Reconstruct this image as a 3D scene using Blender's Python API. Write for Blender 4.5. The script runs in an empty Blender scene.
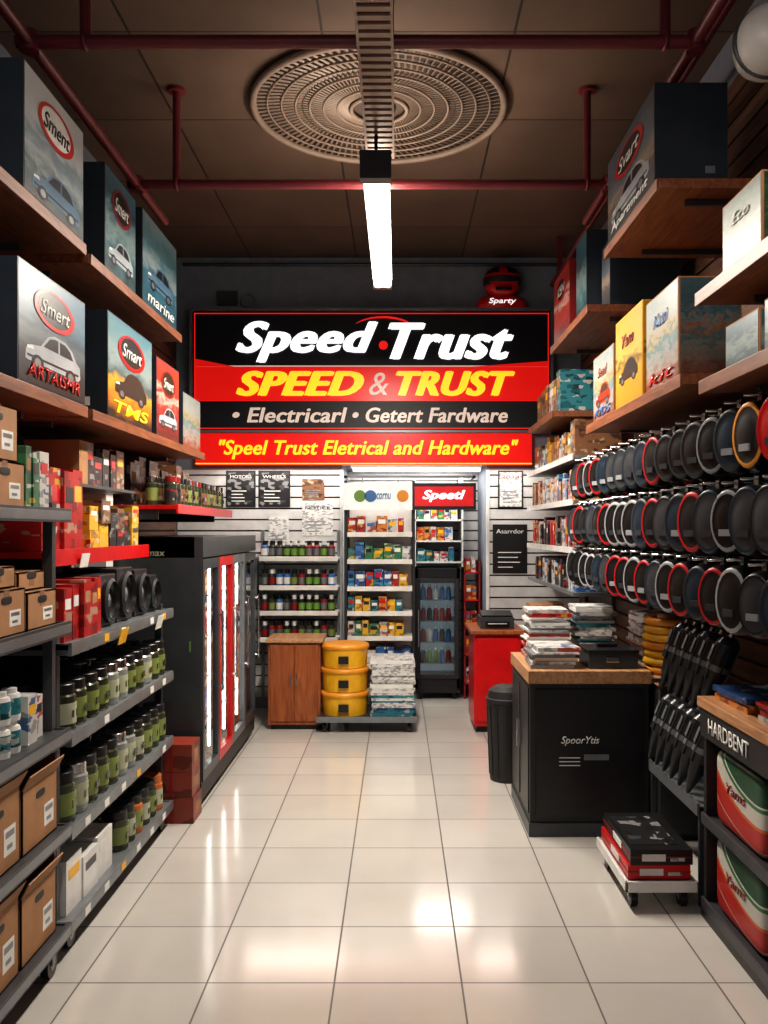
import bpy, math, random
from mathutils import Vector, Matrix, Euler
random.seed(11)
R=random
scene=bpy.context.scene
COL=scene.collection
PI=math.pi

# ------------------------------------------------------------------ materials
def newmat(name):
    m=bpy.data.materials.new(name); m.use_nodes=True
    nt=m.node_tree; b=nt.nodes['Principled BSDF']
    return m,nt,b
def rgba(c): return (c[0],c[1],c[2],1)
def mat(name,c,rough=.5,metal=0,emit=0,ecol=None,alpha=None,trans=0,var=.08):
    m,nt,b=newmat(name)
    b.inputs['Base Color'].default_value=rgba(c)
    b.inputs['Roughness'].default_value=rough
    b.inputs['Metallic'].default_value=metal
    if trans: b.inputs['Transmission Weight'].default_value=trans
    if emit:
        b.inputs['Emission Color'].default_value=rgba(ecol or c); b.inputs['Emission Strength'].default_value=emit
    if var and not trans:
        tc=nt.nodes.new('ShaderNodeTexCoord'); n=nt.nodes.new('ShaderNodeTexNoise'); n.inputs['Scale'].default_value=9; n.inputs['Detail'].default_value=5
        r=nt.nodes.new('ShaderNodeValToRGB')
        r.color_ramp.elements[0].color=rgba([x*(1-var*2) for x in c]); r.color_ramp.elements[1].color=rgba([min(1,x*(1+var)) for x in c])
        r.color_ramp.elements[0].position=.3; r.color_ramp.elements[1].position=.7
        nt.links.new(tc.outputs['Object'],n.inputs['Vector']); nt.links.new(n.outputs['Fac'],r.inputs['Fac']); nt.links.new(r.outputs['Color'],b.inputs['Base Color'])
        if emit and not ecol: nt.links.new(r.outputs['Color'],b.inputs['Emission Color'])
    return m
def printed(name,base,acc,third=None,scale=24,rough=.4,emit=0,dim=.8):
    m,nt,b=newmat(name); third=third or base
    base=[k*dim for k in base]; acc=[k*dim*.75 for k in acc]; third=[k*dim*.8 for k in third]
    tc=nt.nodes.new('ShaderNodeTexCoord'); mp=nt.nodes.new('ShaderNodeMapping'); mp.inputs['Scale'].default_value=(1,1,1.9)
    mp.inputs['Rotation'].default_value=(0.02,0.03,0.01)
    v=nt.nodes.new('ShaderNodeTexVoronoi'); v.distance='CHEBYCHEV'; v.inputs['Scale'].default_value=scale
    s=nt.nodes.new('ShaderNodeSeparateColor'); r=nt.nodes.new('ShaderNodeValToRGB'); r.color_ramp.interpolation='CONSTANT'
    e=r.color_ramp.elements; e[0].color=rgba(base); e[1].position=.62; e[1].color=rgba(acc)
    x=e.new(.74); x.color=rgba(third); x=e.new(.84); x.color=rgba([k*.5 for k in base])
    L=nt.links.new
    L(tc.outputs['Object'],mp.inputs['Vector']); L(mp.outputs['Vector'],v.inputs['Vector']); L(v.outputs['Color'],s.inputs['Color'])
    L(s.outputs['Red'],r.inputs['Fac']); L(r.outputs['Color'],b.inputs['Base Color']); b.inputs['Roughness'].default_value=rough
    if emit: L(r.outputs['Color'],b.inputs['Emission Color']); b.inputs['Emission Strength'].default_value=emit
    return m
def art(name,stops,noise=.35,scale=4,axis='Z',seed=0,dim=1):
    """landscape-like printed artwork, vertical ramp disturbed by noise"""
    m,nt,b=newmat(name); L=nt.links.new
    stops=[(p,[k*dim for k in c]) for p,c in stops]
    tc=nt.nodes.new('ShaderNodeTexCoord'); sp=nt.nodes.new('ShaderNodeSeparateXYZ'); L(tc.outputs['Generated'],sp.inputs[0])
    mp=nt.nodes.new('ShaderNodeMapping'); mp.inputs['Location'].default_value=(seed,seed*2.3,seed*.7); mp.inputs['Scale'].default_value=(1,1,2.2)
    L(tc.outputs['Generated'],mp.inputs['Vector'])
    n=nt.nodes.new('ShaderNodeTexNoise'); n.inputs['Scale'].default_value=scale; n.inputs['Detail'].default_value=6; n.inputs['Distortion'].default_value=.8
    L(mp.outputs['Vector'],n.inputs['Vector'])
    a=nt.nodes.new('ShaderNodeMath'); a.operation='MULTIPLY_ADD'; a.inputs[1].default_value=noise*2; L(n.outputs['Fac'],a.inputs[0])
    k=nt.nodes.new('ShaderNodeMath'); k.operation='SUBTRACT'; L(sp.outputs[axis],k.inputs[0]); k.inputs[1].default_value=noise; L(k.outputs[0],a.inputs[2])
    r=nt.nodes.new('ShaderNodeValToRGB'); e=r.color_ramp.elements
    e[0].position=stops[0][0]; e[0].color=rgba(stops[0][1]); e[1].position=stops[-1][0]; e[1].color=rgba(stops[-1][1])
    for p,c in stops[1:-1]:
        x=e.new(p); x.color=rgba(c)
    L(a.outputs[0],r.inputs['Fac']); L(r.outputs['Color'],b.inputs['Base Color']); b.inputs['Roughness'].default_value=.35
    return m
def wood(name,c1,c2,rough=.45,ax='Y',scale=6):
    m,nt,b=newmat(name); L=nt.links.new
    tc=nt.nodes.new('ShaderNodeTexCoord'); mp=nt.nodes.new('ShaderNodeMapping')
    sc={'X':(.6,6,6),'Y':(6,.6,6),'Z':(6,6,.6)}[ax]; mp.inputs['Scale'].default_value=sc
    n=nt.nodes.new('ShaderNodeTexNoise'); n.inputs['Scale'].default_value=scale; n.inputs['Detail'].default_value=8; n.inputs['Distortion'].default_value=1.2
    r=nt.nodes.new('ShaderNodeValToRGB'); r.color_ramp.elements[0].color=rgba(c1); r.color_ramp.elements[1].color=rgba(c2)
    r.color_ramp.elements[0].position=.35; r.color_ramp.elements[1].position=.68
    L(tc.outputs['Object'],mp.inputs['Vector']); L(mp.outputs['Vector'],n.inputs['Vector']); L(n.outputs['Fac'],r.inputs['Fac']); L(r.outputs['Color'],b.inputs['Base Color'])
    b.inputs['Roughness'].default_value=rough
    return m
def tiles(name,c1,c2,mortar,size,off,ms,rough,bump=True,ior=1.5,mott=.35):
    m,nt,b=newmat(name); L=nt.links.new
    tc=nt.nodes.new('ShaderNodeTexCoord'); mp=nt.nodes.new('ShaderNodeMapping'); mp.inputs['Location'].default_value=(off[0],off[1],0)
    br=nt.nodes.new('ShaderNodeTexBrick'); br.offset=0; br.squash=1
    br.inputs['Scale'].default_value=1; br.inputs['Brick Width'].default_value=size; br.inputs['Row Height'].default_value=size
    br.inputs['Mortar Size'].default_value=ms; br.inputs['Mortar Smooth'].default_value=.1; br.inputs['Bias'].default_value=0
    br.inputs['Color1'].default_value=rgba(c1); br.inputs['Color2'].default_value=rgba(c2); br.inputs['Mortar'].default_value=rgba(mortar)
    n=nt.nodes.new('ShaderNodeTexNoise'); n.inputs['Scale'].default_value=1.7; n.inputs['Detail'].default_value=6
    mx=nt.nodes.new('ShaderNodeMix'); mx.data_type='RGBA'; mx.blend_type='MULTIPLY'; mx.inputs['Factor'].default_value=mott
    L(tc.outputs['Object'],mp.inputs['Vector']); L(mp.outputs['Vector'],br.inputs['Vector']); L(tc.outputs['Object'],n.inputs['Vector'])
    L(br.outputs['Color'],mx.inputs['A'])
    hs=nt.nodes.new('ShaderNodeRGBToBW'); L(n.outputs['Color'],hs.inputs[0])
    rr=nt.nodes.new('ShaderNodeMapRange'); rr.inputs['From Min'].default_value=.3; rr.inputs['From Max'].default_value=.7; rr.inputs['To Min'].default_value=.6; rr.inputs['To Max'].default_value=1
    L(hs.outputs[0],rr.inputs['Value']); L(rr.outputs['Result'],mx.inputs['B'])
    L(mx.outputs['Result'],b.inputs['Base Color'])
    ro=nt.nodes.new('ShaderNodeMapRange'); ro.inputs['To Min'].default_value=rough; ro.inputs['To Max'].default_value=.7; L(br.outputs['Fac'],ro.inputs['Value']); L(ro.outputs['Result'],b.inputs['Roughness'])
    b.inputs['IOR'].default_value=ior
    if bump:
        bp=nt.nodes.new('ShaderNodeBump'); bp.invert=True; bp.inputs['Strength'].default_value=.3; bp.inputs['Distance'].default_value=.002; L(br.outputs['Fac'],bp.inputs['Height']); L(bp.outputs['Normal'],b.inputs['Normal'])
    return m

M_floor=tiles('glossy_floor_tile',(.62,.60,.56),(.56,.54,.505),(.10,.09,.08),.45,(.225,-.03),.0035,.13,ior=1.85)
M_ceil=tiles('ceiling_panel',(.150,.100,.073),(.115,.078,.057),(.018,.013,.011),.95,(.2,.1),.007,.75,mott=1)
M_wall=mat('blue_grey_wall',(.21,.24,.29),.7)
M_dark=mat('dark_backing',(.03,.026,.024),.8)
M_slatbrown=wood('brown_slat',(.07,.034,.021),(.15,.072,.042),.5)
M_slatwhite=mat('white_slat',(.58,.58,.58),.45)
M_wood=wood('shelf_wood',(.14,.045,.02),(.28,.10,.042),.45)
M_woodtop=wood('counter_wood',(.36,.18,.085),(.56,.32,.17),.35)
M_woodred=wood('cabinet_wood',(.22,.055,.015),(.38,.12,.035),.35,'Z')
M_pipe=mat('red_pipe_paint',(.15,.022,.030),.4)
M_black=mat('black_paint',(.012,.012,.014),.35)
M_blackm=mat('black_matte',(.02,.02,.022),.5)
M_charcoal=mat('charcoal_metal',(.065,.072,.08),.35,.3)
M_steel=mat('grey_shelf_steel',(.24,.26,.28),.35,.5)
M_steeld=mat('dark_shelf_steel',(.09,.095,.105),.4,.5)
M_chrome=mat('chrome',(.6,.6,.6),.2,1)
M_white=mat('white_plastic',(.72,.72,.70),.35)
M_red=mat('red_enamel',(.55,.008,.010),.3)
M_redd=mat('dark_red',(.25,.012,.012),.4)
M_yellow=mat('yellow_plastic',(.82,.44,.02),.35)
M_orange=mat('orange_plastic',(.75,.30,.03),.4)
M_navy=mat('navy_carton',(.018,.028,.042),.45)
M_card=mat('cardboard',(.40,.21,.10),.75)
M_card2=mat('cardboard_dark',(.27,.14,.07),.8)  # darker cardboard tone for tape strips and carton fill
M_paper=mat('white_label',(.76,.76,.73),.6)
M_green=mat('green_label',(.16,.30,.06),.4)
M_blue=mat('blue_label',(.05,.16,.4),.4)
M_glass=mat('glass_pane',(.9,.95,.95),.03,trans=1)
M_jar=mat('jar_contents',(.045,.05,.028),.15)
M_jar2=mat('jar_silver',(.25,.27,.26),.2)
M_jarl=mat('jar_label_green',(.20,.25,.07),.5)
M_jarl2=mat('jar_label_white',(.40,.42,.30),.5)
M_amber=mat('amber_jar',(.45,.13,.03),.15)
M_tube=mat('lamp_tube',(1,1,1),.3,emit=16,ecol=(1,.93,.82),var=0)
M_tube2=mat('alcove_tube',(1,1,1),.3,emit=3,ecol=(1,.97,.92),var=0)
M_tube3=mat('cooler_tube',(1,1,1),.3,emit=14,ecol=(1,.95,.9),var=0)
M_trayl=mat('tray_enamel',(.40,.31,.25),.4,.1)
M_grille=mat('grille_paint',(.24,.19,.155),.5)
M_grillebk=mat('grille_backing',(.06,.046,.038),.6)
M_signblack=mat('sign_black',(.008,.010,.016),.42)
M_signred=mat('sign_red',(.66,.010,.008),.3,emit=.55,ecol=(.85,.012,.008))
M_signwhite=mat('sign_white',(.9,.9,.9),.3,emit=.9,ecol=(1,1,1))
M_signyel=mat('sign_yellow',(.95,.60,.02),.3,emit=.85,ecol=(1,.62,.03))
M_signrtext=mat('sign_red_text',(.8,.02,.02),.3,emit=.7,ecol=(.9,.02,.02))
M_signpink=mat('sign_pale',(.75,.62,.55),.3,emit=.4,ecol=(.9,.72,.62))

PK=[printed('pack_red',(.50,.02,.02),(.75,.72,.68),(.8,.5,.05)),
    printed('pack_blue',(.04,.12,.35),(.7,.72,.75),(.1,.45,.6)),
    printed('pack_yellow',(.8,.48,.04),(.6,.05,.03),(.85,.8,.6)),
    printed('pack_green',(.05,.22,.11),(.75,.76,.7),(.75,.5,.08)),
    printed('pack_white',(.66,.66,.64),(.1,.2,.4),(.6,.1,.07)),
    printed('pack_teal',(.04,.24,.29),(.7,.7,.65),(.02,.08,.1)),
    printed('pack_dark',(.03,.03,.035),(.4,.38,.35),(.4,.04,.03)),
    printed('pack_brown',(.25,.12,.06),(.6,.5,.35),(.08,.04,.03)),
    printed('pack_orange',(.7,.25,.04),(.8,.75,.6),(.3,.03,.03))]
P_red,P_blue,P_yel,P_grn,P_wht,P_teal,P_drk,P_brn,P_org=PK
P_redbox=printed('pack_red_plain',(.50,.015,.015),(.35,.01,.01),(.6,.35,.25),scale=14)
PR_redcarton=printed('red_brick_carton',(.30,.05,.03),(.36,.09,.05),(.2,.03,.02),scale=10)
P_poster=printed('poster_black',(.02,.02,.022),(.35,.35,.36),(.08,.09,.1),scale=22)
P_notice=printed('notice_print',(.78,.78,.76),(.5,.5,.55),(.75,.75,.74),scale=40,dim=.85)

# ------------------------------------------------------------------ mesh builder
class B:
    def __init__(s,name): s.n=name; s.v=[]; s.f=[]; s.m=[]; s.sm=[]; s.mats=[]
    def mi(s,m):
        if m not in s.mats: s.mats.append(m)
        return s.mats.index(m)
    def add(s,vs,fs,m,smooth=False,M=None):
        o=len(s.v)
        for v in vs:
            v=Vector(v)
            if M is not None: v=M@v
            s.v.append(v)
        k=s.mi(m)
        for f in fs: s.f.append([o+i for i in f]); s.m.append(k); s.sm.append(smooth)
    def box(s,x0,x1,y0,y1,z0,z1,m,M=None):
        if x0>x1:x0,x1=x1,x0
        if y0>y1:y0,y1=y1,y0
        if z0>z1:z0,z1=z1,z0
        vs=[(x0,y0,z0),(x1,y0,z0),(x1,y1,z0),(x0,y1,z0),(x0,y0,z1),(x1,y0,z1),(x1,y1,z1),(x0,y1,z1)]
        s.add(vs,[(0,3,2,1),(4,5,6,7),(0,1,5,4),(1,2,6,5),(2,3,7,6),(3,0,4,7)],m,False,M)
    def obox(s,c,size,rot,m):
        a,b,d=[k/2 for k in size]
        s.box(-a,a,-b,b,-d,d,m,Matrix.Translation(c)@Euler(rot).to_matrix().to_4x4())
    def lathe(s,prof,c,mats,seg=14,M=None):
        T=Matrix.Translation(c)
        if M is not None: T=T@M
        for i in range(len(prof)-1):
            (r0,z0),(r1,z1)=prof[i],prof[i+1]
            m=mats[i] if isinstance(mats,(list,tuple)) else mats
            vs=[];fs=[]
            for k in range(seg):
                a=2*PI*k/seg; vs.append((r0*math.cos(a),r0*math.sin(a),z0)); vs.append((r1*math.cos(a),r1*math.sin(a),z1))
            for k in range(seg):
                a=2*k; b_=2*((k+1)%seg)
                if r0<1e-6: fs.append((a,b_+1,a+1))
                elif r1<1e-6: fs.append((a,b_,a+1))
                else: fs.append((a,b_,b_+1,a+1))
            s.add(vs,fs,m,True,T)
    def cyl(s,p0,p1,r,m,seg=14):
        p0=Vector(p0);p1=Vector(p1); d=p1-p0; q=d.to_track_quat('Z','Y').to_matrix().to_4x4()
        s.lathe([(0,0),(r,0),(r,d.length),(0,d.length)],p0,m,seg,q)
    def torus(s,c,Rr,r,m,M=None,seg=28,ss=8):
        T=Matrix.Translation(c)
        if M is not None: T=T@M
        vs=[];fs=[]
        for i in range(seg):
            a=2*PI*i/seg
            for j in range(ss):
                b_=2*PI*j/ss; q=Rr+r*math.cos(b_); vs.append((q*math.cos(a),q*math.sin(a),r*math.sin(b_)))
        for i in range(seg):
            for j in range(ss):
                fs.append((i*ss+j,((i+1)%seg)*ss+j,((i+1)%seg)*ss+(j+1)%ss,i*ss+(j+1)%ss))
        s.add(vs,fs,m,True,T)
    def sell(s,c,size,e,m,M=None,nu=24,nv=16,mf=None):
        T=Matrix.Translation(c)
        if M is not None: T=T@M
        def p(a,k): return math.copysign(abs(a)**k,a)
        vs=[]
        for j in range(nv+1):
            v=-PI/2+PI*j/nv
            for i in range(nu):
                u=2*PI*i/nu
                vs.append((size[0]/2*p(math.cos(v),e)*p(math.cos(u),e),size[1]/2*p(math.cos(v),e)*p(math.sin(u),e),size[2]/2*p(math.sin(v),e)))
        for j in range(nv):
            for i in range(nu):
                q=(j*nu+i,j*nu+(i+1)%nu,(j+1)*nu+(i+1)%nu,(j+1)*nu+i)
                mm=m
                if mf:
                    cc=sum((Vector(vs[k]) for k in q),Vector())/4; mm=mf(cc) or m
                s.add([vs[k] for k in q],[(0,1,2,3)],mm,True,T)
    def caster(s,x,y,r=.045,m=None,z0=0):
        s.cyl((x-.014,y,z0+r),(x+.014,y,z0+r),r,M_black,16)
        s.cyl((x-.016,y,z0+r),(x+.016,y,z0+r),r*.45,M_steel,10)
        s.box(x-.02,x-.016,y-.014,y+.014,z0+r,z0+r*2.3,M_steel); s.box(x+.016,x+.02,y-.014,y+.014,z0+r,z0+r*2.3,M_steel)
        s.box(x-.025,x+.025,y-.025,y+.025,z0+r*2.3-.006,z0+r*2.3,M_steel)
    def build(s,bevel=0,parent=None,weld=False):
        me=bpy.data.meshes.new(s.n)
        xs=[v.x for v in s.v]; ys=[v.y for v in s.v]; zs=[v.z for v in s.v]
        c=Vector(((min(xs)+max(xs))/2,(min(ys)+max(ys))/2,min(zs)))
        me.from_pydata([v-c for v in s.v],[],s.f)
        for m in s.mats: me.materials.append(m)
        me.polygons.foreach_set('material_index',s.m); me.polygons.foreach_set('use_smooth',s.sm); me.update()
        ob=bpy.data.objects.new(s.n,me); COL.objects.link(ob); ob.location=c
        if weld:
            md=ob.modifiers.new('weld','WELD'); md.merge_threshold=.0003
        if bevel:
            md=ob.modifiers.new('bevel','BEVEL'); md.width=bevel; md.segments=2; md.limit_method='ANGLE'; md.angle_limit=.7
        if parent: par(ob,parent)
        return ob
def par(ob,p):
    ob.parent=p; ob.matrix_parent_inverse=Matrix.Translation(p.location).inverted()
ROT={'F':Euler((PI/2,0,0)),'L':Euler((PI/2,0,PI/2)),'R':Euler((PI/2,0,-PI/2))}
def text(body,parent,c,face,w,h,m,shear=0,ext=.002,bold=0,rot=None,name='lettering',fat=0):
    cu=bpy.data.curves.new(name,'FONT'); cu.body=body; cu.shear=shear; cu.extrude=0; cu.offset=bold; cu.resolution_u=4
    if fat: cu.space_character=1+fat*1.6
    t=bpy.data.objects.new('tmp',cu); COL.objects.link(t)
    dg=bpy.context.evaluated_depsgraph_get(); dg.update()
    me=bpy.data.meshes.new_from_object(t.evaluated_get(dg)); bpy.data.objects.remove(t)
    if fat:
        vs=[v.co.copy() for v in me.vertices]; fs=[list(p.vertices) for p in me.polygons]; V=[];F=[]
        sh=[(-fat,0,0),(-fat*.33,0,.0006),(fat*.33,0,.0012),(fat,0,.0018),(-fat*.6,fat*.35,.0024),(fat*.6,-fat*.35,.003),(0,fat*.35,.0036)]
        for d in sh:
            o=len(V); V+=[v+Vector(d) for v in vs]; F+=[[i+o for i in f] for f in fs]
        me=bpy.data.meshes.new(name); me.from_pydata(V,[],F); me.update()
    xs=[v.co.x for v in me.vertices]; ys=[v.co.y for v in me.vertices]
    cx,cy=(min(xs)+max(xs))/2,(min(ys)+max(ys))/2; dx,dy=max(xs)-min(xs),max(ys)-min(ys)
    for v in me.vertices: v.co=Vector(((v.co.x-cx)*w/dx,(v.co.y-cy)*h/dy,v.co.z))
    me.materials.clear(); me.materials.append(m)
    ob=bpy.data.objects.new(name,me); COL.objects.link(ob); ob.location=c; ob.rotation_euler=rot or ROT[face]
    if ext and not fat:
        md=ob.modifiers.new('thick','SOLIDIFY'); md.thickness=ext; md.offset=1
    if parent: par(ob,parent)
    return ob
def oval(parent,c,face,w,h,r,m):
    b=B('logo_ring'); Rm=ROT[face].to_matrix().to_4x4()@Matrix.Diagonal((w/2,h/2,1,1))
    vs=[];fs=[];n=36
    for i in range(n):
        a=2*PI*i/n; t=r*(0.5+0.5*abs(math.cos(a/2+.6)))
        vs+= [(math.cos(a),math.sin(a),0),((1-t)*math.cos(a),(1-t)*math.sin(a),0)]
    for i in range(n):
        a=2*i;k=2*((i+1)%n); fs.append((a,k,k+1,a+1))
    b.add(vs,fs,m,False,Matrix.Translation(c)@Rm)
    return b.build(parent=parent)

# ------------------------------------------------------------------ room shell
XL,XR,YB,YP,ZC=-2.0,1.65,9.05,8.1,4.05
def shell(name,x0,x1,y0,y1,z0,z1,m):
    b=B(name); b.box(x0,x1,y0,y1,z0,z1,m); ob=b.build(); return ob
fl=shell('floor',XL-.1,XR+.1,-2,YB+.1,-.1,0,M_floor)
fl.data.transform(Matrix.Translation(fl.location)); fl.location=(0,0,0)
shell('ceiling',XL-.1,XR+.1,-2,YB+.1,ZC,ZC+.1,M_ceil)
w_l=shell('wall_left',XL-.1,XL,-2,YB+.1,0,ZC,M_wall)
w_r=shell('wall_right',XR,XR+.1,-2,YB+.1,0,ZC,M_wall)
w_b=shell('wall_back',XL,XR,YB,YB+.1,0,ZC,M_slatwhite)
shell('wall_bulkhead',XL,XR,YP,YB,2.2,ZC,M_wall)
w_w=shell('wall_pier_west',XL,-.5,YP,YB,0,2.2,M_wall)
w_e=shell('wall_pier_east',.80,XR,YP,YB,0,2.2,M_wall)
def slats(parent,face,a0,a1,z0,z1,plane,m,pitch=.1):
    b=B('slats'); z=z0
    while z<z1-.02:
        t=min(z+pitch-.014,z1)
        if face=='F': b.box(a0,a1,plane-.018,plane-.004,z,t,m)
        elif face=='L': b.box(plane+.004,plane+.018,a0,a1,z,t,m)
        else: b.box(plane-.018,plane-.004,a0,a1,z,t,m)
        z+=pitch
    if face=='F': b.box(a0,a1,plane-.004,plane,z0,z1,M_dark)
    elif face=='L': b.box(plane,plane+.004,a0,a1,z0,z1,M_dark)
    else: b.box(plane-.004,plane,a0,a1,z0,z1,M_dark)
    b.build(parent=parent)
slats(w_l,'L',.6,8.05,.1,3.55,XL,M_slatbrown)
slats(w_r,'R',.6,8.05,.1,3.8,XR,M_slatbrown)
slats(w_w,'F',XL+.02,-.5,.1,2.14,YP,M_slatwhite)
slats(w_e,'F',.80,XR-.02,.1,2.14,YP,M_slatwhite)
slats(w_b,'F',-.5,.80,.1,2.19,YB,M_slatwhite)
b=B('trim_alcove'); b.box(-.52,-.49,YP-.04,YP-.019,0,2.14,M_white); b.box(.79,.82,YP-.04,YP-.019,0,2.14,M_white); b.build(.003)

# pipes
ZP=3.52
b=B('sprinkler_pipe_frame')
b.cyl((-1.45,1.0,ZP),(-1.45,5.6,ZP),.026,M_pipe); b.cyl((1.17,1.0,ZP),(1.17,5.6,ZP),.026,M_pipe)
for yy in (3.54,5.0): 
    b.cyl((-1.5,yy,ZP),(1.2,yy,ZP),.026,M_pipe)
    for xx in (-1.45,1.17): b.cyl((xx,yy,ZP-.04),(xx,yy,ZP+.04),.037,M_pipe)
for xx in (-1.23,1.05):
    for yy in (3.54,5.0):
        b.cyl((xx,yy,ZP),(xx,yy,ZC),.022,M_pipe); b.cyl((xx,yy,ZC-.02),(xx,yy,ZC),.05,M_pipe); b.torus((xx,yy,ZP),.026,.01,M_pipe,Euler((0,PI/2,0)).to_matrix().to_4x4())
b.cyl((1.35,3.4,3.75),(1.35,7.9,3.75),.02,M_pipe); b.box(1.33,1.37,3.4,3.45,3.75,ZC,M_pipe); b.box(1.33,1.37,7.5,7.55,3.75,ZC,M_pipe)
b.build()
# ceiling grille
b=B('ceiling_vent_grille'); gc=(-.11,5.2); g=ZC
b.lathe([(0,g-.006),(.72,g-.006)],(gc[0],gc[1],0),M_grillebk,48)
for rr,t in ((.72,.022),(.64,.006),(.56,.007),(.48,.006),(.40,.007),(.32,.006),(.24,.006),(.16,.012)): b.torus((gc[0],gc[1],g-.025),rr,t,M_grille,seg=64,ss=6)
for i in range(96):
    a=2*PI*i/96
    for r0,r1,tw in ((.17,.44,.13),(.44,.71,-.13)):
        rm=(r0+r1)/2
        Mx=Matrix.Translation((gc[0]+rm*math.cos(a),gc[1]+rm*math.sin(a),g-.02))@Euler((.5,0,a+tw*2)).to_matrix().to_4x4()
        w=.003 if r0<.3 else .006
        b.box(-(r1-r0)/2,(r1-r0)/2,-w,w,-.002,.002,M_grille,Mx)
b.lathe([(0,g-.07),(.05,g-.07),(.085,g-.05),(.10,g-.01)],(gc[0],gc[1],0),M_grillebk,24)
b.build()
# cable tray + lamp
b=B('cable_tray'); x=-.085; zt=3.395
b.box(x-.068,x-.058,.6,4.35,zt,zt+.07,M_trayl); b.box(x+.058,x+.068,.6,4.35,zt,zt+.07,M_trayl)
yy=.62
while yy<4.33: b.box(x-.058,x+.058,yy,yy+.03,zt+.005,zt+.015,M_trayl); yy+=.055
b.box(x-.058,x+.058,.6,4.35,zt+.04,zt+.045,M_redd)
for yy in (1.0,2.6,4.2): b.cyl((x-.06,yy,zt+.07),(x-.06,yy,ZC),.006,M_black,8); b.cyl((x+.06,yy,zt+.07),(x+.06,yy,ZC),.006,M_black,8)
b.build()
def tube_lamp(name,x,y0,y1,z):
    b=B(name)
    b.box(x-.062,x+.062,y0,y1,z,z+.05,M_white)
    b.box(x-.07,x+.07,y0-.05,y0+.02,z-.055,z+.07,M_charcoal); b.box(x-.06,x+.06,y1-.02,y1+.03,z-.05,z+.06,M_charcoal)
    for dx in (-.03,.03): b.cyl((x+dx,y0+.02,z-.026),(x+dx,y1-.02,z-.026),.024,M_tube,14)
    b.box(x-.03,x+.03,y0+.4,y1-.1,z+.05,z+.056,M_tube2)  # glowing strip added on top of the housing to go with the ceiling fill
    for yy in (y0+.05,y1-.05): b.cyl((x,yy,z+.05),(x,yy,ZC),.008,M_black,8)
    return b.build()
tube_lamp('added_fill_lamp',-.10,4.05,5.85,3.22)
tube_lamp('added_fill_lamp',-.10,.2,2.0,3.62)  # unseen lamp added near the camera to light the shelf fronts

def area(name,loc,size,sy,power,color=(1,.95,.87),rot=(0,0,0),spread=None):
    l=bpy.data.lights.new(name,'AREA'); l.shape='RECTANGLE'; l.size=size; l.size_y=sy; l.energy=power; l.color=color
    if spread: l.spread=spread
    o=bpy.data.objects.new(name,l); o.location=loc; o.rotation_euler=rot; COL.objects.link(o); return o
WARM=(1,.90,.785)
area('added_aisle_fill',(-.10,4.95,3.16),.1,1.7,132,WARM)
area('added_aisle_fill',(-.10,1.1,3.56),.1,1.7,82,WARM)  # added fill for the near shelves, out of view overhead
area('added_ceiling_fill',(-.10,5.15,3.29),.08,1.2,17,(1,.80,.63),(PI,0,0))  # upward light added to brighten the ceiling around the lamp
area('added_ceiling_fill',(-.10,1.1,3.69),.08,1.5,3,(1,.82,.66),(PI,0,0))  # weaker added ceiling fill above the unseen near lamp

# ------------------------------------------------------------------ shop sign
SY=8.0
b=B('shop_sign')
b.box(-1.83,1.36,SY,SY+.09,2.47,3.56,M_signblack)
b.box(-1.80,1.33,SY-.008,SY,2.745,3.05,M_signred)
for a in ((-1.84,1.37,3.545,3.57),(-1.84,1.37,2.465,2.485),(-1.85,-1.825,2.465,3.57),(1.355,1.38,2.465,3.57)): b.box(a[0],a[1],SY-.025,SY+.09,a[2],a[3],M_steel)
for a in ((-1.81,1.34,3.52,3.528),(-1.81,1.34,2.50,2.508),(-1.81,-1.802,2.5,3.528),(1.332,1.34,2.5,3.528)): b.box(a[0],a[1],SY-.004,SY,a[2],a[3],M_signrtext)
b.box(-1.80,1.33,SY-.004,SY,3.05,3.062,M_signpink)
b.box(-1.80,1.19,SY,SY+.09,2.18,2.46,M_signred)
b.box(-1.80,1.19,SY-.006,SY,2.185,2.195,M_signyel)
b.add([(-1.80,SY-.012,3.05),(-1.80,SY-.012,3.12),(-1.45,SY-.012,3.05)],[(0,2,1)],M_signred)
b.add([(1.33,SY-.012,3.05),(1.33,SY-.012,3.10),(.65,SY-.012,3.05)],[(0,1,2)],M_signred)
sign=b.build()
TY=SY-.012
text('Speed',sign,(-.81,TY,3.27),'F',1.27,.37,M_signwhite,.35,.012,.012,fat=.04)
text('Trust',sign,(.47,TY,3.275),'F',1.12,.33,M_signwhite,.35,.012,.012,fat=.04)
b=B('sign_dot'); b.lathe([(0,-.012),(.036,-.012),(.04,0)],(-.13,TY,3.24),M_signrtext,20,Euler((PI/2,0,0)).to_matrix().to_4x4()@Matrix.Scale(-1,4,(0,0,1))); b.build(parent=sign)
def arc(parent,c,r0,w,a0,a1,m,sx=1,sz=1):
    b=B('swoosh'); vs=[];fs=[];n=20
    for i in range(n+1):
        t=i/n; a=a0+(a1-a0)*t; ww=w*math.sin(PI*t)+.001
        for k in (r0,r0+ww): vs.append((c[0]+sx*k*math.cos(a),c[1],c[2]+sz*k*math.sin(a)))
    for i in range(n): fs.append((2*i,2*i+1,2*i+3,2*i+2))
    b.add(vs,fs,m); b.build(parent=parent)
arc(sign,(-.14,TY-.002,3.345),.3,.04,.3,2.5,M_signrtext,1.0,.45)
text('SPEED',sign,(-.87,TY,2.90),'F',1.14,.225,M_signyel,.3,.012,.012,fat=.05)
text('&',sign,(-.17,TY-.002,2.895),'F',.17,.20,M_signpink,.2,.012,.0)
text('TRUST',sign,(.51,TY,2.90),'F',1.06,.225,M_signyel,.3,.012,.012,fat=.05)
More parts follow.
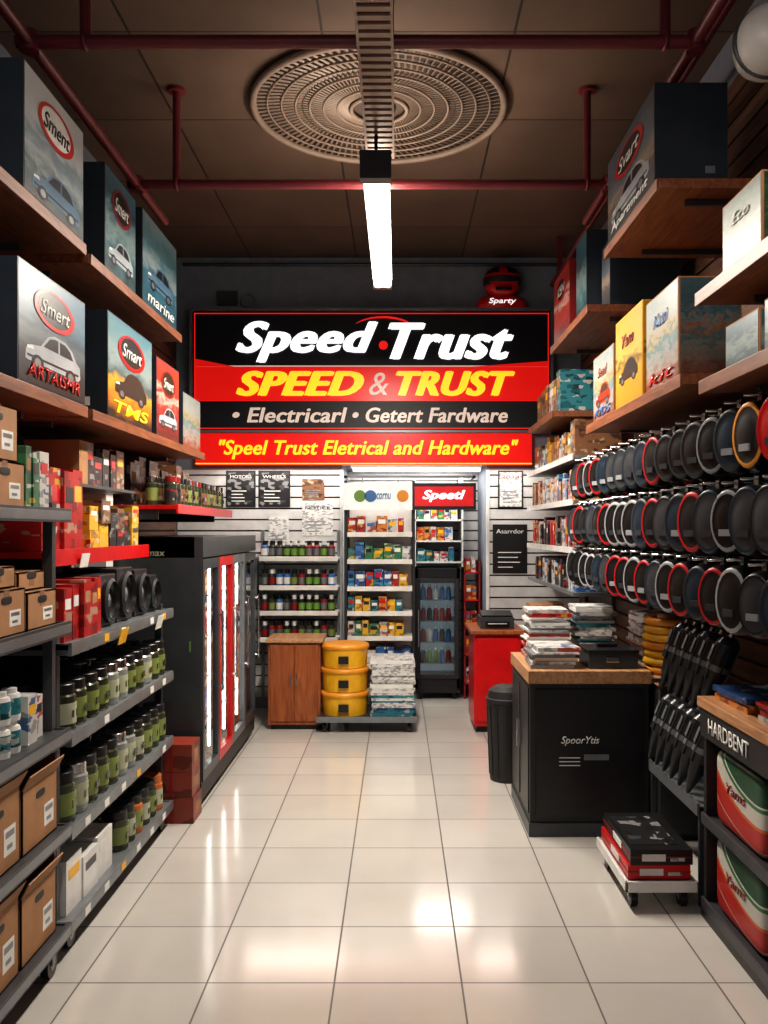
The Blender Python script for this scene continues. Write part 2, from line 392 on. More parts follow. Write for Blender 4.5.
text('\u2022 Electricarl',sign,(-.96,TY,2.62),'F',1.02,.135,M_signpink,.2,.006,.01,fat=.022)
text('\u2022 Getert Fardware',sign,(.285,TY,2.62),'F',1.38,.135,M_signpink,.2,.006,.01,fat=.022)
text('"Speel Trust Eletrical and Hardware"',sign,(-.26,TY,2.315),'F',2.66,.175,M_signyel,.25,.006,.01,fat=.022)

# helmet on the sign
b=B('display_helmet'); hx,hz=.92,3.571
b.lathe([(0,0),(.22,0),(.22,.05),(.19,.09),(.13,.11),(0,.11)],(hx,8.0,hz),M_red,28,Matrix.Diagonal((1,.35,1,1)))
def hf(c):
    if c.z<-.055: return M_red
    if c.y<0 and -.045<c.z<.03: return M_blackm
    if .03<=c.z<.05: return M_red
    return M_red if abs(c.x)<.04 else M_black
b.sell((hx,7.96,hz+.225),(.34,.26,.27),.95,M_black,None,28,18,hf)
b.box(hx-.12,hx+.12,7.82,7.85,hz+.165,hz+.19,M_red)
b.box(hx-.07,hx+.07,7.825,7.85,hz+.12,hz+.145,M_black)
helm=b.build(weld=True)
text('Sparty',helm,(hx,7.915,hz+.04),'F',.24,.06,M_signwhite,.2,.003,.01)
b=B('conduit_pipe'); b.cyl((-1.93,8.07,3.98),(1.6,8.07,3.98),.015,M_charcoal); b.build()
b=B('junction_box'); b.box(-1.62,-1.44,8.06,8.098,3.62,3.74,M_charcoal); b.torus((-1.35,8.085,3.66),.06,.008,M_steel,Euler((PI/2,0,0)).to_matrix().to_4x4()); b.build()

# ------------------------------------------------------------------ product boxes with artwork
A_sky=art('art_sky',[(0,(.02,.03,.04)),(.22,(.08,.14,.15)),(.36,(.4,.46,.48)),(.5,(.2,.28,.33)),(.62,(.5,.54,.56)),(1,(.6,.63,.65))],noise=.2,seed=1,dim=.85)
A_teal=art('art_teal',[(0,(.02,.05,.06)),(.3,(.08,.2,.24)),(.5,(.3,.42,.42)),(.75,(.05,.14,.2)),(1,(.08,.2,.26))],seed=3,dim=.75)
A_sea=art('art_sea',[(0,(.02,.08,.12)),(.35,(.05,.2,.28)),(.5,(.4,.5,.52)),(.7,(.1,.3,.36)),(1,(.3,.42,.45))],seed=5,dim=.7)
A_car=art('art_car',[(0,(.01,.015,.02)),(.25,(.02,.03,.04)),(.45,(.12,.16,.18)),(.55,(.05,.09,.12)),(.7,(.10,.20,.28)),(1,(.06,.15,.23))],noise=.15,seed=7,dim=.9)
A_fire=art('art_fire',[(0,(.02,.02,.02)),(.2,(.55,.2,.02)),(.33,(.75,.45,.04)),(.44,(.05,.12,.15)),(.6,(.3,.40,.4)),(1,(.10,.26,.32))],noise=.2,seed=9,dim=.75)
A_redbk=art('art_red',[(0,(.1,.02,.02)),(.4,(.4,.04,.03)),(.55,(.6,.45,.38)),(.65,(.35,.03,.02)),(1,(.45,.05,.04))],seed=11)
A_wht=art('art_white',[(0,(.35,.08,.05)),(.3,(.5,.5,.47)),(.46,(.12,.32,.36)),(.56,(.6,.45,.2)),(.68,(.5,.53,.5)),(1,(.35,.45,.45))],scale=6,seed=13,dim=.7)
A_whtd=art('art_white_dim',[(0,(.3,.08,.05)),(.3,(.3,.3,.27)),(.42,(.05,.2,.25)),(.5,(.45,.15,.06)),(.58,(.25,.30,.3)),(.72,(.05,.16,.22)),(1,(.10,.2,.24))],scale=8,seed=23,dim=.5)
A_yel=art('art_yellow',[(0,(.65,.35,.03)),(.40,(.7,.42,.05)),(.48,(.2,.12,.03)),(.56,(.75,.5,.1)),(1,(.7,.42,.04))],noise=.25,seed=15,dim=.75)
A_dusk=art('art_dusk',[(0,(.03,.05,.06)),(.3,(.15,.13,.13)),(.42,(.5,.4,.3)),(.55,(.2,.24,.28)),(1,(.06,.10,.14))],noise=.2,seed=17,dim=.75)
A_grn=art('art_green',[(0,(.04,.1,.06)),(.3,(.12,.2,.12)),(.42,(.04,.13,.07)),(.52,(.2,.24,.14)),(.62,(.04,.12,.07)),(.8,(.08,.2,.12)),(1,(.03,.09,.06))],scale=6,seed=19,dim=.55)
M_carbody=mat('print_car_body',(.42,.46,.5),.3); M_cardark=mat('print_car_dark',(.02,.025,.03),.3)
def car_print(parent,X,side,yc,zc,w,h,body=M_carbody):
    """flat printed car picture on a box panel (u right, v up)"""
    Rm=Matrix.Translation((X,yc,zc))@ROT[side].to_matrix().to_4x4()@Matrix.Diagonal((w,h,1,1))
    b=B('car_picture')
    out=[(-.5,.02),(-.49,.28),(-.42,.42),(-.25,.50),(-.12,.86),(.0,.97),(.2,.95),(.33,.80),(.42,.52),(.49,.42),(.5,.1),(.46,0),(-.46,0)]
    b.add([(u,v-.5,0) for u,v in out],[tuple(range(len(out)))[::-1]],body,False,Rm)
    win=[(-.2,.53),(-.09,.82),(.0,.88),(.06,.88),(.06,.53)]; win2=[(.09,.53),(.09,.88),(.19,.87),(.29,.75),(.35,.53)]
    for wv in (win,win2): b.add([(u,v-.5,.0006) for u,v in wv],[tuple(range(len(wv)))],M_cardark,False,Rm)
    for cx in (-.3,.3):
        n=16
        b.add([(cx+.1*math.cos(2*PI*i/n),-.48+.21*math.sin(2*PI*i/n),.0008) for i in range(n)],[tuple(range(n))],M_cardark,False,Rm)
        b.add([(cx+.055*math.cos(2*PI*i/n),-.48+.12*math.sin(2*PI*i/n),.0011) for i in range(n)],[tuple(range(n))],M_steel,False,Rm)
    b.add([(-.48,-.2,.0007),(-.36,-.17,.0007),(-.38,-.08,.0007),(-.47,-.12,.0007)],[(0,1,2,3)],M_paper,False,Rm)
    b.add([(-.47,-.4,.0007),(.46,-.36,.0007),(.46,-.30,.0007),(-.47,-.34,.0007)],[(0,1,2,3)],M_cardark,False,Rm)
    b.build(parent=parent)
def pbox(name,side,xf,xb,y0,y1,z0,z1,body,a,label=None,lm=None,ring=None,sub=None,subm=None,camart=None,car=None):
    b=B(name); b.box(xf,xb,y0,y1,z0,z1,body)
    s=1 if side=='L' else -1
    ym=(y0+y1)/2
    b.box(min(xf,xb)+.004,max(xf,xb)-.004,ym-.02,ym+.02,z1,z1+.0008,M_card2)
    if side=='L': b.box(xb+.42,xb+.47,y0-.0012,y0,z0+.05,z0+.09,M_paper)
    else: b.box(xb-.09,xb-.05,y0-.0012,y0,z0+.05,z0+.08,M_steel)
    o=b.build(.003)
    p=B('printed_panel'); e=.006
    X=xf+s*.0015
    vs=[(X,y0+e,z0+e),(X,y1-e,z0+e),(X,y1-e,z1-e),(X,y0+e,z1-e)]
    p.add(vs,[(0,1,2,3)] if s>0 else [(3,2,1,0)],a); p.build(parent=o)
    if camart:
        p=B('end_panel'); xa,xc=min(xf,xb)+.006,max(xf,xb)-.006
        p.add([(xa,y0-.0016,z0+e),(xc,y0-.0016,z0+e),(xc,y0-.0016,z1-e),(xa,y0-.0016,z1-e)],[(0,1,2,3)],camart); p.build(parent=o)
    W=y1-y0; H=z1-z0
    if car: car_print(o,X+s*.0006,side,ym+W*car[0],z0+H*car[1],W*car[2],H*car[3],car[4] if len(car)>4 else M_carbody)
    lz=z0+H*.72
    if ring:
        d=B('logo_disc'); d.lathe([(0,0),(1,0)],(0,0,0),M_black if lm is M_paper else M_paper,28,Matrix.Translation((X+s*.0022,ym,lz))@ROT[side].to_matrix().to_4x4()@Matrix.Diagonal((W*.27,H*.145,1,1))); d.build(parent=o)
        oval(o,(X+s*.0030,ym,lz),side,W*.6,H*.34,.22,ring)
    if label: text(label,o,(X+s*.0035,ym,lz),side,W*.44,H*.14,lm or M_paper,.3,.001,.01)
    if sub: text(sub,o,(X+s*.0035,ym,z0+H*.13),side,W*.78,H*.12,subm or M_paper,.2,.001,.015)
    return o
def wshelf(x0,x1,y0,y1,z0,side,th=.04,m=None,legs=True):
    b=B('wooden_shelf'); b.box(x0,x1,y0,y1,z0-th,z0,m or M_wood)
    xf=x1 if side=='L' else x0
    s=1 if side=='L' else -1
    b.box(xf,xf+s*.012,y0,y1,z0-th-.008,z0-.001,M_wood)
    for yy in (y0+.12,y1-.14):
        xw=x0 if side=='L' else x1
        b.box(min(xw,xw+s*.45),max(xw,xw+s*.45),yy,yy+.02,z0-th-(.025 if legs else .01),z0-th,M_steeld)
        if legs: b.box(min(xw,xw+s*.02),max(xw,xw+s*.02),yy,yy+.02,z0-th-.18,z0-th,M_steeld)
    b.build(.002)
LW=XL+.018
wshelf(LW,-1.32,2.3,3.78,2.80,'L'); wshelf(LW,-1.32,3.84,5.45,2.78,'L')
wshelf(LW,-1.32,2.3,3.80,2.12,'L'); wshelf(LW,-1.32,3.86,6.1,2.12,'L')
M_carred=mat('print_car_red',(.4,.03,.02),.3); M_carblue=mat('print_car_blue',(.10,.2,.3),.3)
pbox('boxed_appliance','L',-1.315,-1.88,3.16,3.76,2.801,3.26,M_navy,A_sky,'Sment',M_black,M_red,car=(.02,.22,.8,.26,M_carblue))
pbox('boxed_appliance','L',-1.33,-1.88,4.08,4.56,2.781,3.27,M_navy,A_teal,'Smert',M_paper,M_redd,car=(0,.28,.8,.24))
pbox('boxed_appliance','L',-1.33,-1.88,4.68,5.40,2.781,3.28,M_navy,A_sea,None,None,None,'marine',M_paper,car=(0,.42,.75,.28,M_carblue))
pbox('boxed_appliance','L',-1.315,-1.88,3.11,3.78,2.121,2.55,M_navy,A_car,'Smert',M_paper,M_red,'ARTAISMR',M_red,car=(.0,.36,.82,.32))
pbox('boxed_appliance','L',-1.33,-1.88,4.12,4.86,2.121,2.61,M_navy,A_fire,'Smart',M_paper,M_red,'TMS',M_signyel,car=(.0,.40,.72,.26,M_cardark))
pbox('boxed_appliance','L',-1.33,-1.85,4.95,5.46,2.121,2.56,M_navy,A_redbk,'Smert',M_paper,M_redd,car=(0,.3,.8,.25))
pbox('boxed_appliance','L',-1.33,-1.85,5.56,6.05,2.121,2.46,M_navy,A_wht,None,None,None)

RW=XR-.018
wshelf(1.04,RW,3.58,4.5,3.00,'R'); wshelf(1.04,RW,4.9,6.08,2.83,'R'); wshelf(1.04,RW,2.2,3.12,2.42,'R')
wshelf(1.04,RW,3.28,4.92,2.17,'R',legs=False); wshelf(1.04,RW,2.2,3.08,2.11,'R',legs=False); wshelf(1.04,RW,6.02,7.1,2.40,'R')
pbox('boxed_appliance','R',1.045,1.34,3.66,4.48,3.001,3.42,M_navy,A_dusk,'Svart',M_paper,M_red,'Apartment',M_paper,car=(0,.36,.8,.3))
pbox('boxed_appliance','R',1.05,1.42,5.5,6.05,2.831,3.26,M_redd,A_redbk,'KEN',M_paper,M_red)
pbox('boxed_appliance','R',1.08,1.42,5.15,5.45,2.831,3.32,M_navy,A_teal,None,None,None)
pbox('boxed_appliance','R',1.16,1.55,4.92,5.12,2.831,3.20,M_navy,A_dusk)
pbox('boxed_kit','R',1.06,1.30,4.42,4.88,2.171,2.52,M_card,A_wht,'Seed',M_redd,None,'KIDS',M_blue,car=(0,.4,.7,.3,M_carred))
pbox('boxed_kit','R',1.06,1.28,3.90,4.38,2.171,2.60,M_yellow,A_yel,'Yam',M_redd,None,None,None,A_yel,car=(0,.4,.7,.22,M_cardark))
pbox('boxed_kit','R',1.06,1.30,3.40,3.84,2.171,2.56,M_card,A_wht,'Nutri',M_blue,None,'kit',M_red,A_whtd)
pbox('boxed_kit','R',1.10,1.5,2.72,3.05,2.421,2.69,M_card,A_grn,'Eco',M_paper,None,None,None,A_grn)
pbox('boxed_kit','R',1.10,1.5,2.35,2.66,2.421,2.69,M_card,A_redbk)
pbox('boxed_kit','R',1.10,1.5,2.74,3.02,2.111,2.28,M_card,A_teal,None,None,None,None,None,A_teal)
pbox('boxed_kit','R',1.10,1.5,2.40,2.70,2.111,2.29,M_card,A_sea)
def packs_y(name,xf,s,y0,y1,z,hr,wr,dep,mats,gap=.006,stack=1,bev=0):
    b=B(name); y=y0
    while True:
        w=R.uniform(*wr)
        if y+w>y1: break
        zz=z+.0005; m=R.choice(mats); 
        for k in range(stack if R.random()<.7 else max(1,stack-1)):
            h=R.uniform(*hr); m=R.choice(mats) if R.random()<.5 else m
            j=R.uniform(0,.02); xa,xb=xf-s*j,xf-s*(j+dep)
            b.box(xa,xb,y,y+w,zz,zz+h,m)
            b.box(xa,xa+s*.001,y+w*.15,y+w*.85,zz+h*.6,zz+h*.8,R.choice([M_paper,M_card,M_black,M_red,M_yellow,M_charcoal]))
            zz+=h+.001
        y+=w+gap
    return b.build(bev)
def packs_x(name,x0,x1,yf,z,hr,wr,dep,mats,gap=.006,stack=1):
    b=B(name); x=x0
    while True:
        w=R.uniform(*wr)
        if x+w>x1: break
        zz=z+.0005; m=R.choice(mats)
        for k in range(stack):
            h=R.uniform(*hr); j=R.uniform(0,.015)
            b.box(x,x+w,yf+j,yf+j+dep,zz,zz+h,m)
            b.box(x+w*.15,x+w*.85,yf+j-.001,yf+j,zz+h*.55,zz+h*.8,R.choice([M_paper,M_paper,M_black,M_red,M_yellow,M_blue]))
            zz+=h+.001
        x+=w+gap
    return b.build()
packs_y('boxed_goods',1.08,-1,6.06,7.08,2.40,(.18,.30),(.10,.2),.35,[P_wht,P_brn,P_brn,P_teal])

# ------------------------------------------------------------------ right-hand slim shelves (far) and hanging goods
b=B('slim_display_shelving')
for z in (1.48,1.79,2.08):
    b.box(1.12,RW,5.75,7.75,z-.025,z,M_steel); b.box(1.11,1.12,5.75,7.75,z-.03,z+.01,M_white)
for yy in (5.75,6.75,7.72): b.box(RW-.03,RW,yy,yy+.03,.9,2.3,M_steeld)
b.box(1.12,RW,5.75,7.75,1.175,1.2,M_steel)
b.build()
packs_y('packaged_goods',1.14,-1,5.8,7.7,2.08,(.14,.24),(.05,.13),.3,[P_teal,P_wht,P_brn,P_yel,P_brn])
packs_y('packaged_goods',1.14,-1,5.8,7.7,1.79,(.13,.22),(.04,.10),.3,[P_red,P_wht,P_blue,P_brn,P_org])
packs_y('packaged_goods',1.14,-1,5.8,7.7,1.48,(.13,.22),(.04,.10),.3,[P_red,P_drk,P_wht,P_drk])
packs_y('packaged_goods',1.14,-1,5.8,7.7,1.20,(.12,.2),(.05,.12),.3,[P_drk,P_drk,P_wht,P_blue,P_drk])
M_padgrey=mat('pad_grey',(.040,.045,.053),.45); M_padblk=mat('pad_black',(.008,.009,.010),.38); M_padblue=mat('pad_blue',(.010,.028,.048),.4); M_padsilver=mat('pad_silver',(.34,.36,.38),.35); M_padbright=mat('pad_red',(.5,.012,.018),.4)
def hanging(name,y0,y1,step,zc,r,xf):
    b=B(name)
    b.box(RW-.02,RW-.001,y0-.1,y1+.1,zc+r+.02,zc+r+.045,M_steel)
    y=y0; i=0
    while y<y1:
        rr=r*R.uniform(.92,1.04); rim,face=R.choice([(M_padblk,M_padgrey),(M_padbright,M_padblk),(M_padsilver,M_padblk),(M_padblk,M_padblk),(M_padgrey,M_padblk),(M_padbright,M_padblk),(M_padgrey,M_padblue),(M_padblue,M_padgrey)])
        if i==0 and zc>1.8: rim,face=M_red,M_red
        if i==1 and zc>1.8: rim,face=(M_orange,M_padblk)
        b.cyl((xf+.0,y,zc+rr+.03),(RW-.01,y,zc+rr+.033),.004,M_chrome,8)
        rot=R.uniform(.3,.55)
        for k in range(3):
            x=xf+.055+k*.15
            t=.072
            Mx=Euler((0,0,rot)).to_matrix().to_4x4()@Euler((0,-PI/2,0)).to_matrix().to_4x4()@Matrix.Diagonal((1.15,.78,1,1))
            prof=[(0,-t*.7),(rr*.6,-t*.7),(rr*.84,-t*.6),(rr*.96,-t*.25),(rr,0),(rr,t*.2),(rr*.98,t*.5),(rr*.93,t*.70),(rr*.87,t*.80),(rr*.80,t*.76),(rr*.5,t*.85),(0,t*.9)]
            mm=[M_padblk]*7+[rim,rim,face,face]
            b.lathe(prof,(x,y,zc),mm,20,Mx)
            b.box(x-.006,x+.006,y-.018,y+.018,zc+rr*.95,zc+rr+.04,M_padblk)
            if k==0:
                T=Matrix.Translation((x,y,zc))@Mx
                b.box(-rr*.45,-rr*.25,-rr*.3,rr*.3,t*.85,t*.95,M_padgrey if R.random()<.7 else M_padsilver,T)
        y+=step*R.uniform(.94,1.06); i+=1
    b.build(weld=True)
hanging('hanging_headlamp_packs',2.62,5.5,.18,1.895,.096,1.08)
hanging('hanging_headlamp_packs',2.5,5.6,.175,1.63,.102,1.08)
hanging('hanging_headlamp_packs',2.6,5.65,.178,1.37,.098,1.08)

# ------------------------------------------------------------------ left shelving unit 1 (castered, cartons)
def gondola(name,x0,x1,y0,y1,levels,ztop,mshelf,mpost,casters=True,postx=None,edge=None):
    b=B(name)
    for z in levels:
        b.box(x0,x1,y0,y1,z-.02,z,mshelf)
        b.box(x1-.003,x1+.012,y0,y1,z-.042,z+.008,mshelf)
        b.box(x1+.012,x1+.0135,y0,y1,z-.034,z-.002,edge or M_steel)
        for yy in (y0,y1-.012): b.box(x0,x1,yy,yy+.012,z-.04,z+.006,mshelf)
    px=postx if postx is not None else x1-.05
    for yy in (y0+.0,y1-.035):
        for xx in (x0,px-.03): b.box(xx,xx+.035,yy,yy+.035,levels[0]-.05,ztop,mpost)
    b.box(x0,x0+.008,y0,y1,levels[0],ztop,M_dark)
    if casters:
        for yy in (y0+.1,y1-.08):
            for xx in (x0+.08,x1-.04): b.caster(xx,yy,.045)
    return b
b=gondola('carton_shelving_rack',-1.78,-1.21,2.1,3.3,[.155,.52,.87,1.26,1.67],1.70,M_steeld,M_steeld)
u1=b.build(.0015)
def carton(x0,x1,y0,y1,z0,z1,label=True,open_=False,m=None):
    m=m or M_card
    b=B('cardboard_carton'); t=.006
    b.box(x0,x1,y0,y1,z0,z0+t,m); b.box(x0,x0+t,y0,y1,z0,z1,m); b.box(x1-t,x1,y0,y1,z0,z1,m); b.box(x0,x1,y0,y0+t,z0,z1,m); b.box(x0,x1,y1-t,y1,z0,z1,m)
    if open_:
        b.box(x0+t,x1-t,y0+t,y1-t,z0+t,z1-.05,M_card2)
        b.obox((x1+.012,(y0+y1)/2,z1+.022),(.005,(y1-y0),.055),(0,.5,0),m); b.obox((x0,(y0+y1)/2,z1+.028),(.005,(y1-y0),.06),(0,-.25,0),m)
        b.obox(((x0+x1)/2,y1-.01,z1+.028),((x1-x0),.005,.06),(.2,0,0),m)
    else:
        b.box(x0,x1,y0,(y0+y1)/2-.001,z1-t,z1,m); b.box(x0,x1,(y0+y1)/2+.001,y1,z1-t,z1,m)
        b.box(x0+.001,x1+.0006,(y0+y1)/2-.02,(y0+y1)/2+.02,z1,z1+.0008,M_card2); b.box(x1,x1+.0006,(y0+y1)/2-.02,(y0+y1)/2+.02,z1-.05,z1,M_card2)
    ym=(y0+y1)/2; H=z1-z0
    b.sell((x1+.0005,ym,z1-H*.22),(.003,.08,.026),.6,M_blackm,None,16,8)
    b.sell(((x0+x1)/2,y0-.0005,z1-H*.22),(.08,.003,.026),.6,M_blackm,None,16,8)
    if label:
        b.box(x1,x1+.001,y1-.12,y1-.035,z0+H*.2,z0+H*.55,M_paper); b.box(x1+.001,x1+.0015,y1-.11,y1-.045,z0+H*.42,z0+H*.5,M_steel); b.box(x1+.001,x1+.0015,y1-.10,y1-.06,z0+H*.27,z0+H*.33,M_steel)
        b.box(x1-.12,x1-.03,y0-.001,y0,z0+H*.2,z0+H*.45,M_paper)
    return b.build(.0015)
e=.001
for (ya,yb,h) in ((2.25,2.62,.27),(2.64,2.93,.26),(2.95,3.25,.235)): carton(-1.62,-1.235,ya,yb,.155+e,.155+h,True,True)
for (ya,yb,h) in ((2.25,2.6,.24),(2.62,2.94,.25),(2.96,3.26,.22)): carton(-1.62,-1.235,ya,yb,.52+e,.52+h,True,True)
for (ya,yb,h) in ((2.3,2.68,.10),(2.7,2.98,.15),(3.0,3.25,.13)): carton(-1.6,-1.235,ya,yb,1.26+e,1.26+h)
carton(-1.6,-1.26,2.3,2.68,1.262+.1,1.262+.21,False); carton(-1.6,-1.26,2.72,2.96,1.262+.15,1.262+.22,False); carton(-1.6,-1.27,3.01,3.23,1.262+.13,1.262+.195,False)
b=B('shrink_wrapped_bottle_packs')
y=2.25
while y<3.0:
    for lv in range(2):
        for k in range(3):
            xx=-1.275-k*.078
            b.lathe([(0,0),(.034,0),(.036,.02),(.036,.021),(.036,.075),(.032,.088),(.024,.09),(.024,.105),(0,.105)],(xx,y,.871+lv*.106),[M_white,M_white,M_white,P_teal if k==0 else M_white,M_white,M_white,M_white,M_white],12)
    y+=.078
b.build()
packs_y('juice_cartons',-1.245,1,3.04,3.25,.87,(.14,.17),(.07,.09),.3,[P_wht,P_teal])
carton(-1.7,-1.245,2.70,3.00,1.671,1.82); carton(-1.7,-1.26,2.68,2.98,1.822,2.0)
packs_y('game_cases',-1.25,1,3.04,3.27,1.68,(.17,.21),(.04,.09),.25,[P_grn,P_wht,P_grn])

# ------------------------------------------------------------------ left shelving unit 2 (jars)
b=gondola('jar_shelving_rack',-1.80,-1.23,3.36,4.88,[.13,.48,.83,1.17],1.2,M_steel,M_steeld)
for yy in (3.36,4.85): b.box(-1.8,-1.76,yy,yy+.03,1.2,2.05,M_white if yy>4 else M_steeld)
b.box(-1.8,-1.36,3.45,4.88,1.49,1.515,M_red); b.box(-1.365,-1.35,3.45,4.88,1.455,1.522,M_red)
b.box(-1.8,-1.792,3.36,4.88,1.2,2.05,M_dark)
b.box(-1.8,-1.42,4.02,4.88,1.795,1.81,M_steeld)
for z in (.13,.48,.83,1.17):
    for yy in [3.5+.23*i for i in range(6)]:
        if R.random()<.75: b.box(-1.2165,-1.215,yy,yy+.06,z-.035,z-.002,R.choice([M_paper,M_paper,M_yellow]))
for yy,m in ((3.95,M_yellow),(4.55,M_paper)): b.obox((-1.205,yy,1.135),(.003,.11,.07),(0,.25,0),m)
b.obox((-1.34,3.85,1.47),(.003,.10,.06),(0,.2,0),M_paper)
b.build(.0015)
def jars(name,ys,xs,z,r,h,fn):
    b=B(name)
    for i,y in enumerate(ys):
        for j,x in enumerate(xs):
            body,lab,lid=fn(i,j)
            s=h
            prof=[(0,0),(r*.94,0),(r,s*.04),(r,s*.16),(r*1.015,s*.161),(r*1.015,s*.60),(r,s*.601),(r,s*.74),(r*.84,s*.80),(r*.9,s*.801),(r*.9,s*.985),(r*.86,s),(0,s)]
            mm=[body,body,body,lab,lab,lab,body,body,lid,lid,lid,lid]
            b.lathe(prof,(x+R.uniform(-.003,.003),y+R.uniform(-.003,.003),z+.001),mm,18)
            b.box(x+r*1.0,x+r*1.03,y-r*.35,y+r*.35,z+s*.3,z+s*.45,M_jar)
    b.build()
def jf(i,j):
    if i in (4,5,8): return (M_jar2,M_jarl2,M_chrome if i!=8 else M_black)
    return (M_jar,M_jarl if (i+j)%4 else M_jarl2,M_black)
ys=[3.46+.134*i for i in range(11)]
jars('food_jars',ys,[-1.305,-1.44,-1.57],.83,.062,.18,jf)
jars('food_jars',ys,[-1.305,-1.44,-1.57],.48,.062,.195,lambda i,j:jf((i*3+1)%11,j))
jars('sauce_jars',[4.15+.12*i for i in range(6)],[-1.30,-1.42,-1.54],.13,.054,.18,lambda i,j:(M_amber if i%3==2 else M_jar,M_jarl2 if i%2 else M_jarl,M_black if i<5 else M_amber))
packs_y('white_cartons',-1.245,1,3.42,4.08,.13,(.15,.22),(.15,.2),.35,[M_white,M_steel,M_paper])
packs_y('red_boxed_goods',-1.25,1,3.42,3.90,1.17,(.20,.24),(.07,.09),.25,[P_red,P_redbox,P_redbox])
b=B('car_speakers')
for yy,r in ((4.03,.10),(4.28,.11),(4.55,.10),(4.76,.08)):
    b.box(-1.55,-1.30,yy-r-.01,yy+r+.01,1.171,1.171+2*r+.03,M_blackm)
    Mx=Euler((0,PI/2,0)).to_matrix().to_4x4()
    b.lathe([(r,0),(r,.02),(r*.86,.03),(r*.82,.01),(r*.4,-.02),(r*.3,.005),(0,.015)],(-1.30,yy,1.185+r),[M_black,M_charcoal,M_black,M_black,M_charcoal,M_steel],20,Mx)
b.build(.004)
packs_y('boxed_goods',-1.37,1,3.47,4.0,1.515,(.32,.36),(.10,.14),.3,[P_redbox,P_red,P_redbox,P_grn])
packs_y('stacked_packets',-1.37,1,4.05,4.84,1.515,(.08,.12),(.09,.13),.3,[P_brn,P_drk,P_yel,P_drk,P_brn],stack=2)
packs_y('boxed_goods',-1.43,1,4.05,4.84,1.81,(.14,.22),(.08,.16),.25,[P_brn,P_drk,P_drk,M_card])
b=B('slim_cupboard'); b.box(LW,-1.62,5.0,5.12,1.2,2.02,M_white); b.box(LW,-1.60,4.99,5.13,2.02,2.05,M_redd); b.build(.003)
b=B('red_carton_stack')
for i,(h0,h1) in enumerate(((0,.14),(.142,.28),(.282,.43))):
    j=R.uniform(-.008,.008); b.box(-1.36+j,-1.115+j,4.90,5.10,h0,h1,PR_redcarton); b.box(-1.24+j,-1.22+j,4.899,4.90,h0,h1,M_redd)
    b.box(-1.115+j,-1.114+j,4.95,5.05,h0+.04,h1-.04,M_card)
b.build(.003)

# ------------------------------------------------------------------ glass door cooler on the left
CX=-1.12
b=B('upright_drinks_cooler')
y0,y1=5.17,7.08
b.box(-1.75,CX-.05,y0,y0+.04,.06,1.56,M_charcoal); b.box(-1.75,CX-.05,y1-.04,y1,.06,1.56,M_charcoal)
b.box(-1.75,-1.71,y0,y1,.06,1.56,M_charcoal)
b.box(-1.75,CX,y0,y1,1.44,1.56,M_charcoal); b.box(-1.75,CX-.01,y0,y1,.04,.14,M_blackm); b.box(-1.7,CX-.05,y0+.03,y1-.03,0,.04,M_black)
b.box(CX-.05,CX-.01,y0,y0+.03,.14,1.44,M_charcoal)
n=4; w=(y1-y0)/n
for i in range(n):
    a=y0+i*w; c=a+w
    fm=[M_charcoal,M_red,M_steel,M_charcoal][i]
    for (p,q,zz0,zz1) in ((a+.004,a+.05,.15,1.43),(c-.05,c-.004,.15,1.43),(a+.05,c-.05,.15,.21),(a+.05,c-.05,1.37,1.43)): b.box(CX-.04,CX,p,q,zz0,zz1,fm)
    b.box(CX-.022,CX-.016,a+.05,c-.05,.21,1.37,M_glass)
    b.cyl((CX+.028,c-.035,.6),(CX+.028,c-.035,1.1),.008,M_chrome,10); b.box(CX,CX+.028,c-.04,c-.03,.62,.635,M_chrome); b.box(CX,CX+.028,c-.04,c-.03,1.065,1.08,M_chrome)
    for z in (.2,.45,.7,.95,1.2): 
        b.box(-1.7,CX-.06,a+.01,c-.01,z-.01,z,M_steel)
        yy=a+.08
        while yy<c-.06:
            m=R.choice([M_red,M_red,M_redd,M_blue,M_black,M_orange] if i<3 else [M_red,M_redd,M_redd,M_orange])
            b.lathe([(0,0),(.033,0),(.033,.11),(.014,.16),(.014,.19),(0,.19)],(CX-.12,yy,z),[m,m,m,M_white,M_white],10); yy+=.075
    # vertical lit strip just inside each mullion
    b.box(CX-.075,CX-.06,c-.02,c-.01,.25,1.36,M_tube3)
b.box(CX-.06,CX-.058,y0+.02,y1-.02,.14,.15,M_steel)
b.box(-1.2,-1.19,y0-.001,y0,.9,.96,M_green)
cool=b.build(.003)
text('Coolmax',cool,(-1.45,y0-.003,1.47),'F',.22,.04,M_jarl2,.1,.001)
b=B('red_metal_shelf'); b.box(LW,-1.28,5.2,6.9,1.72,1.745,M_red); b.box(-1.285,-1.27,5.2,6.9,1.695,1.75,M_red)
for yy in (5.25,6.85): b.box(LW,-1.4,yy,yy+.02,1.66,1.72,M_steeld)
b.build(.002)
jars('spray_cans',[5.3+.095*i for i in range(16)],[-1.34,-1.45],1.745,.038,.17,lambda i,j:R.choice([(M_jar,P_drk,M_black),(M_jar,P_brn,M_black),(M_jar,M_jarl,M_chrome),(M_jar,P_drk,M_redd)]))
packs_y('boxed_goods',-1.56,1,5.25,6.85,1.745,(.22,.32),(.1,.2),.3,[P_drk,P_brn,P_drk])

